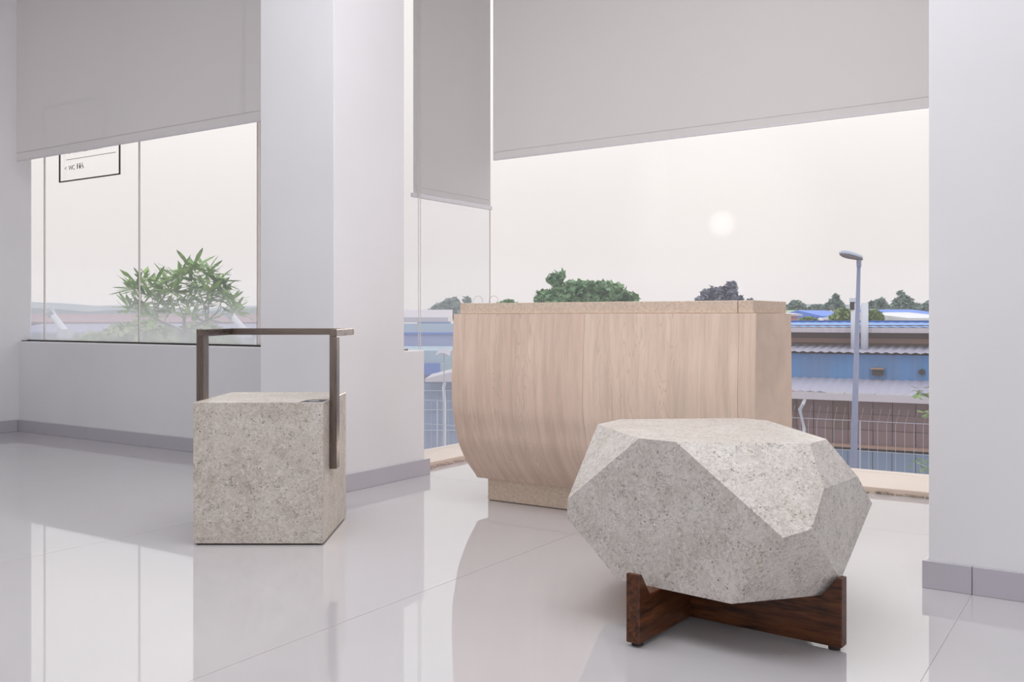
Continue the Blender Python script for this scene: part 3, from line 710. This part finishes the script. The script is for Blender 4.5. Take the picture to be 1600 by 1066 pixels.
def tree(label, px0, px1, ytop, Y, ybot, cols, n=900, seed=1, extra=(), size=None, group='trees on the horizon'):
    a, b = at(px0, ytop, Y), at(px1, ybot, Y); cx = (a.x+b.x)/2; wd = (b.x-a.x)/2; zt_, zb = a.z-GZ, b.z-GZ
    r = thing('tree', label, 'tree', (cx, Y, GZ), 0, group); rnd = random.Random(seed); blobs = []
    h = (zt_-zb)
    for k in range(7):
        t = k/6*2-1; hh = h*(.55+.4*(1-t*t))*rnd.uniform(.85, 1.0)
        blobs.append((t*wd*.72, rnd.uniform(-.3, .3)*wd, zb+hh*.55, wd*.32, wd*.4, hh*.5))
    for (fx, fy, fr) in extra: blobs.append((fx*wd, 0, zb+fy*h, fr*wd, fr*wd, fr*wd))
    size = size or wd*.07
    crown_mesh(blobs, n, size, seed).build('foliage', leafm('foliage', *cols), r)
    MB().tube([(0, 0, 0), (.1, 0, zb*.6), (0, 0, zb+h*.4)], [wd*.07, wd*.05, wd*.03], 7).build('trunk', m_rust, r)
    for sg_ in (-1, 1): MB().tube([(0, 0, zb*.8), (sg_*wd*.3, .1, zb+h*.3)], [wd*.035, wd*.02], 5).build('branch', m_rust, r)
    return r
GRN = (s2l(135, 168, 125), s2l(100, 138, 100)); PUR = (s2l(140, 142, 158), s2l(112, 116, 134)); GG = (s2l(145, 164, 156), s2l(116, 136, 130)); YG = (s2l(150, 170, 120), s2l(120, 145, 95))
tree('wide green tree rising above the middle of the counter', 838, 995, 432, 60, 482, GRN, 5200, 3, ((-.62, .88, .16), (-.85, .35, .16), (-.5, 1.0, .08)), .30)
tree('mauve-grey round tree above the right half of the counter', 1088, 1160, 444, 90, 480, PUR, 3000, 5, ((.55, .95, .22),), .26)
tree('hazy blue-green tree between the pillar and the counter', 662, 742, 466, 64, 500, GG, 2600, 8, ((.2, .8, .2), (.7, .9, .15)), .22)
tree('small green tree top left behind the counter top', 772, 815, 467, 60, 485, GRN, 700, 9, (), .2)
tree('low dark tree just right of the counter end', 1226, 1262, 467, 106, 488, GG, 900, 11, (), .25)
tree('spreading tree left of the lamp post on the horizon', 1290, 1320, 461, 95, 486, GG, 900, 12, ((.1, .9, .3),), .25)
tree('round dark tree just right of the lamp post', 1355, 1389, 464, 92, 487, GG, 1000, 13, (), .25)
tree('tallest spreading tree near the right wall', 1392, 1436, 458, 103, 488, GG, 1200, 14, ((-.3, .95, .25),), .25)
tree('faint tree cut off by the right wall', 1434, 1470, 470, 100, 488, GG, 900, 15, (), .25)
tree('low hazy trees between the counter and the lamp', 1262, 1294, 474, 120, 486, GG, 900, 16, (), .28)
tree('tiny tree top over the counter, right of the mauve tree', 1162, 1185, 464, 100, 482, PUR, 300, 17, (), .2)
tree('yellow-green bush left of the lamp post above the blue roof', 1297, 1337, 479, 42, 503, YG, 1400, 18, (), .12, 'bushes beyond the shed roof')
tree('yellow-green bush right of the lamp post above the blue roof', 1348, 1380, 480, 44, 503, YG, 1200, 19, (), .12, 'bushes beyond the shed roof')
tree('small yellow-green bush beside the water tank', 1250, 1277, 494, 46, 504, YG, 500, 20, (), .1, 'bushes beyond the shed roof')
tree('long low bush in the lower left window', 135, 300, 498, 17, 545, YG, 3000, 22, (), .09, 'bushes below the left window')
tree('low bush behind the rail of the cube stool', 270, 372, 500, 15, 545, YG, 2200, 23, (), .08, 'bushes below the left window')
# far hills
def hills(label, x0, x1, Y, prof_, col):
    b = MB(); n = len(prof_)
    for k, y in enumerate(prof_):
        p = at(x0+(x1-x0)*k/(n-1), y, Y); b.v += [(p.x, p.y, GZ), (p.x, p.y, p.z), (p.x, p.y+Y*.4, GZ)]
        if k: i = len(b.v)-6; b.f += [(i, i+3, i+4, i+1), (i+1, i+4, i+5, i+2)]
    o = b.build('hill', mat('hazed_hill', col, .9)); tag(o, label, 'hill', 'hills in the haze'); return o  # pale blue-grey base colour carries part of the distance haze
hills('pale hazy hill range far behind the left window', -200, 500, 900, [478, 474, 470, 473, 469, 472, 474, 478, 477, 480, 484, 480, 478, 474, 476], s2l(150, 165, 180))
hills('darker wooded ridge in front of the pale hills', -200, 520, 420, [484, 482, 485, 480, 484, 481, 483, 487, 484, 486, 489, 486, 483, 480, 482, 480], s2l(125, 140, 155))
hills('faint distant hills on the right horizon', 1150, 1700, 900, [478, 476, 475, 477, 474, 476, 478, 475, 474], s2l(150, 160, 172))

# --- leafy tree with star-shaped leaf clusters in the left window
YT = 12.0
lt = thing('broadleaf_tree', 'leafy tree with star-shaped leaf clusters outside the left window', 'tree', (at(290, 500, YT).x, YT, GZ))
LO = lt.location
m_lf = leafm('tropical_leaf', s2l(158, 190, 105), s2l(88, 128, 84)); m_br = mat('grey_bark', s2l(120, 120, 118), .8)
def sprays(hubs, n, L0, seed):
    r_ = random.Random(seed); b = MB()
    for c in hubs:
        for _ in range(n):
            o_ = c+Vector((r_.gauss(0, .03), r_.gauss(0, .08), r_.gauss(-.02, .02))); az = r_.uniform(0, 2*PI); el = r_.uniform(-.4, .9)
            d_ = Vector((math.cos(az)*math.cos(el), math.sin(az)*math.cos(el), math.sin(el))); L2 = L0*r_.uniform(.7, 1.2)
            sd = d_.cross(Vector((r_.gauss(0, .4), r_.gauss(0, .4), 1))).normalized()*L2*.15
            b.quad(o_, o_+d_*L2*.6-sd, o_+d_*L2, o_+d_*L2*.6+sd)
    return b
lb = MB(); prof2 = [(0, .006), (.10, .02), (.35, .06), (.62, .08), (.84, .058), (1, .004)]
for (x, wd) in prof2: lb.v += [(x, -wd, -.10*x*x-.01), (x, 0, -.10*x*x), (x, wd, -.10*x*x-.01)]
for k in range(len(prof2)-1): i = k*3; lb.f += [(i, i+3, i+4, i+1), (i+1, i+4, i+5, i+2)]
leaf_me = lb.mesh('leaf', m_lf)
cl = [(300, 421, 1.15), (322, 428, 1), (280, 432, 1.0), (262, 440, .85), (338, 440, .9), (308, 446, 1.0), (240, 447, .95), (222, 438, .7), (210, 452, .9), (236, 460, .9), (268, 456, .9), (326, 458, .9),
      (346, 452, .7), (250, 474, .85), (222, 478, .8), (202, 482, .8), (290, 470, .7), (320, 474, .6), (349, 464, .75), (362, 470, .7), (366, 486, .85), (264, 486, .75), (300, 490, .7), (236, 494, .7)]
rnd = random.Random(4); hub_pts = []
for (x, y, sc) in cl:
    c = at(x, y, YT+rnd.uniform(-.35, .35))-LO; hub_pts.append(c); n = 12
    for k in range(n):
        az = 2*PI*k/n+rnd.uniform(-.15, .15); up = (rnd.uniform(-.45, .12), rnd.uniform(-.15, .35), rnd.uniform(-1.1, -.5))[k % 3]; L_ = sc*rnd.uniform(.27, .36)
        link('leaf', leaf_me, lt, c, (rnd.uniform(-.4, .4), up, az), (L_, L_, L_))
root_ = at(288, 520, YT)-LO
tb_ = MB().tube([(0, 0, 0), root_*.6, root_], [.09, .07, .05], 8).build('trunk', m_br, lt, smooth=True)
sprays(hub_pts, 15, .22, 6).build('small_leaves', m_lf, lt, kind='stuff')
nodes = [at(x, y, YT)-LO for x, y in ((245, 500), (288, 498), (325, 500))]
for q_ in nodes: MB().tube([root_, q_], [.03, .018], 6).build('bough', m_br, lt)
for c in hub_pts:
    nd = min(nodes, key=lambda q_: abs(q_.x-c.x)); mid = nd*.35+c*.65+Vector((rnd.uniform(-.08, .08), 0, -.12))
    MB().tube([nd, mid, c], [.010, .007, .005], 5).build('branch', m_lf, lt)

# --- shrub poking in beside the right pier
Yt = 9.0; bx = at(1500, 700, Yt)
r = thing('leafy_shrub', 'leafy shrub poking in at three heights beside the right wall, outside the glass', 'shrub', (bx.x, Yt, GZ))
m_tw = leafm('twig_leaf', s2l(178, 190, 170), s2l(110, 138, 100))
MB().tube([(0, 0, 0), (.06, 0, 2.4), (0, 0, bx.z-GZ+.9)], [.05, .035, .012], 8).build('stem', m_br, r)
for (x, y, sz, n_) in ((1437, 613, .13, 24), (1449, 648, .07, 10), (1438, 728, .12, 24)):
    c = at(x, y, Yt)-r.location
    MB().tube([(0, 0, c.z-.25), (c.x*.5, 0, c.z-.08), (c.x, 0, c.z)], [.014, .009, .004], 5).build('twig', m_br, r)
    for q_ in range(n_):
        link('leaf', leaf_me, r, (c.x+rnd.uniform(-.6, 1.3)*sz, rnd.uniform(-.06, .06), c.z+rnd.uniform(-.45, .45)*sz), (rnd.uniform(-1, 1), rnd.uniform(-.6, .6), rnd.uniform(0, 6.28)), (.085, .14, .085))
# leaves on twigs use the shared leaf mesh

# --- thin haze outside (starts beyond the building)
hz = bpy.data.materials.new('haze'); hz.use_nodes = True; n = hz.node_tree.nodes; n.remove(n['Principled BSDF'])
vsn = n.new('ShaderNodeVolumeScatter'); vsn.inputs['Color'].default_value = (.97, .98, 1, 1); vsn.inputs['Density'].default_value = .0004; vsn.inputs['Anisotropy'].default_value = .0
hz.node_tree.links.new(vsn.outputs[0], n['Material Output'].inputs['Volume'])
ho_ = MB().box(-1000, 1000, 14, 1300, GZ-.5, 60).build('haze', hz); ho_['kind'] = 'stuff'; ho_['label'] = 'thin morning haze over the yard and roofs'; ho_['category'] = 'haze'
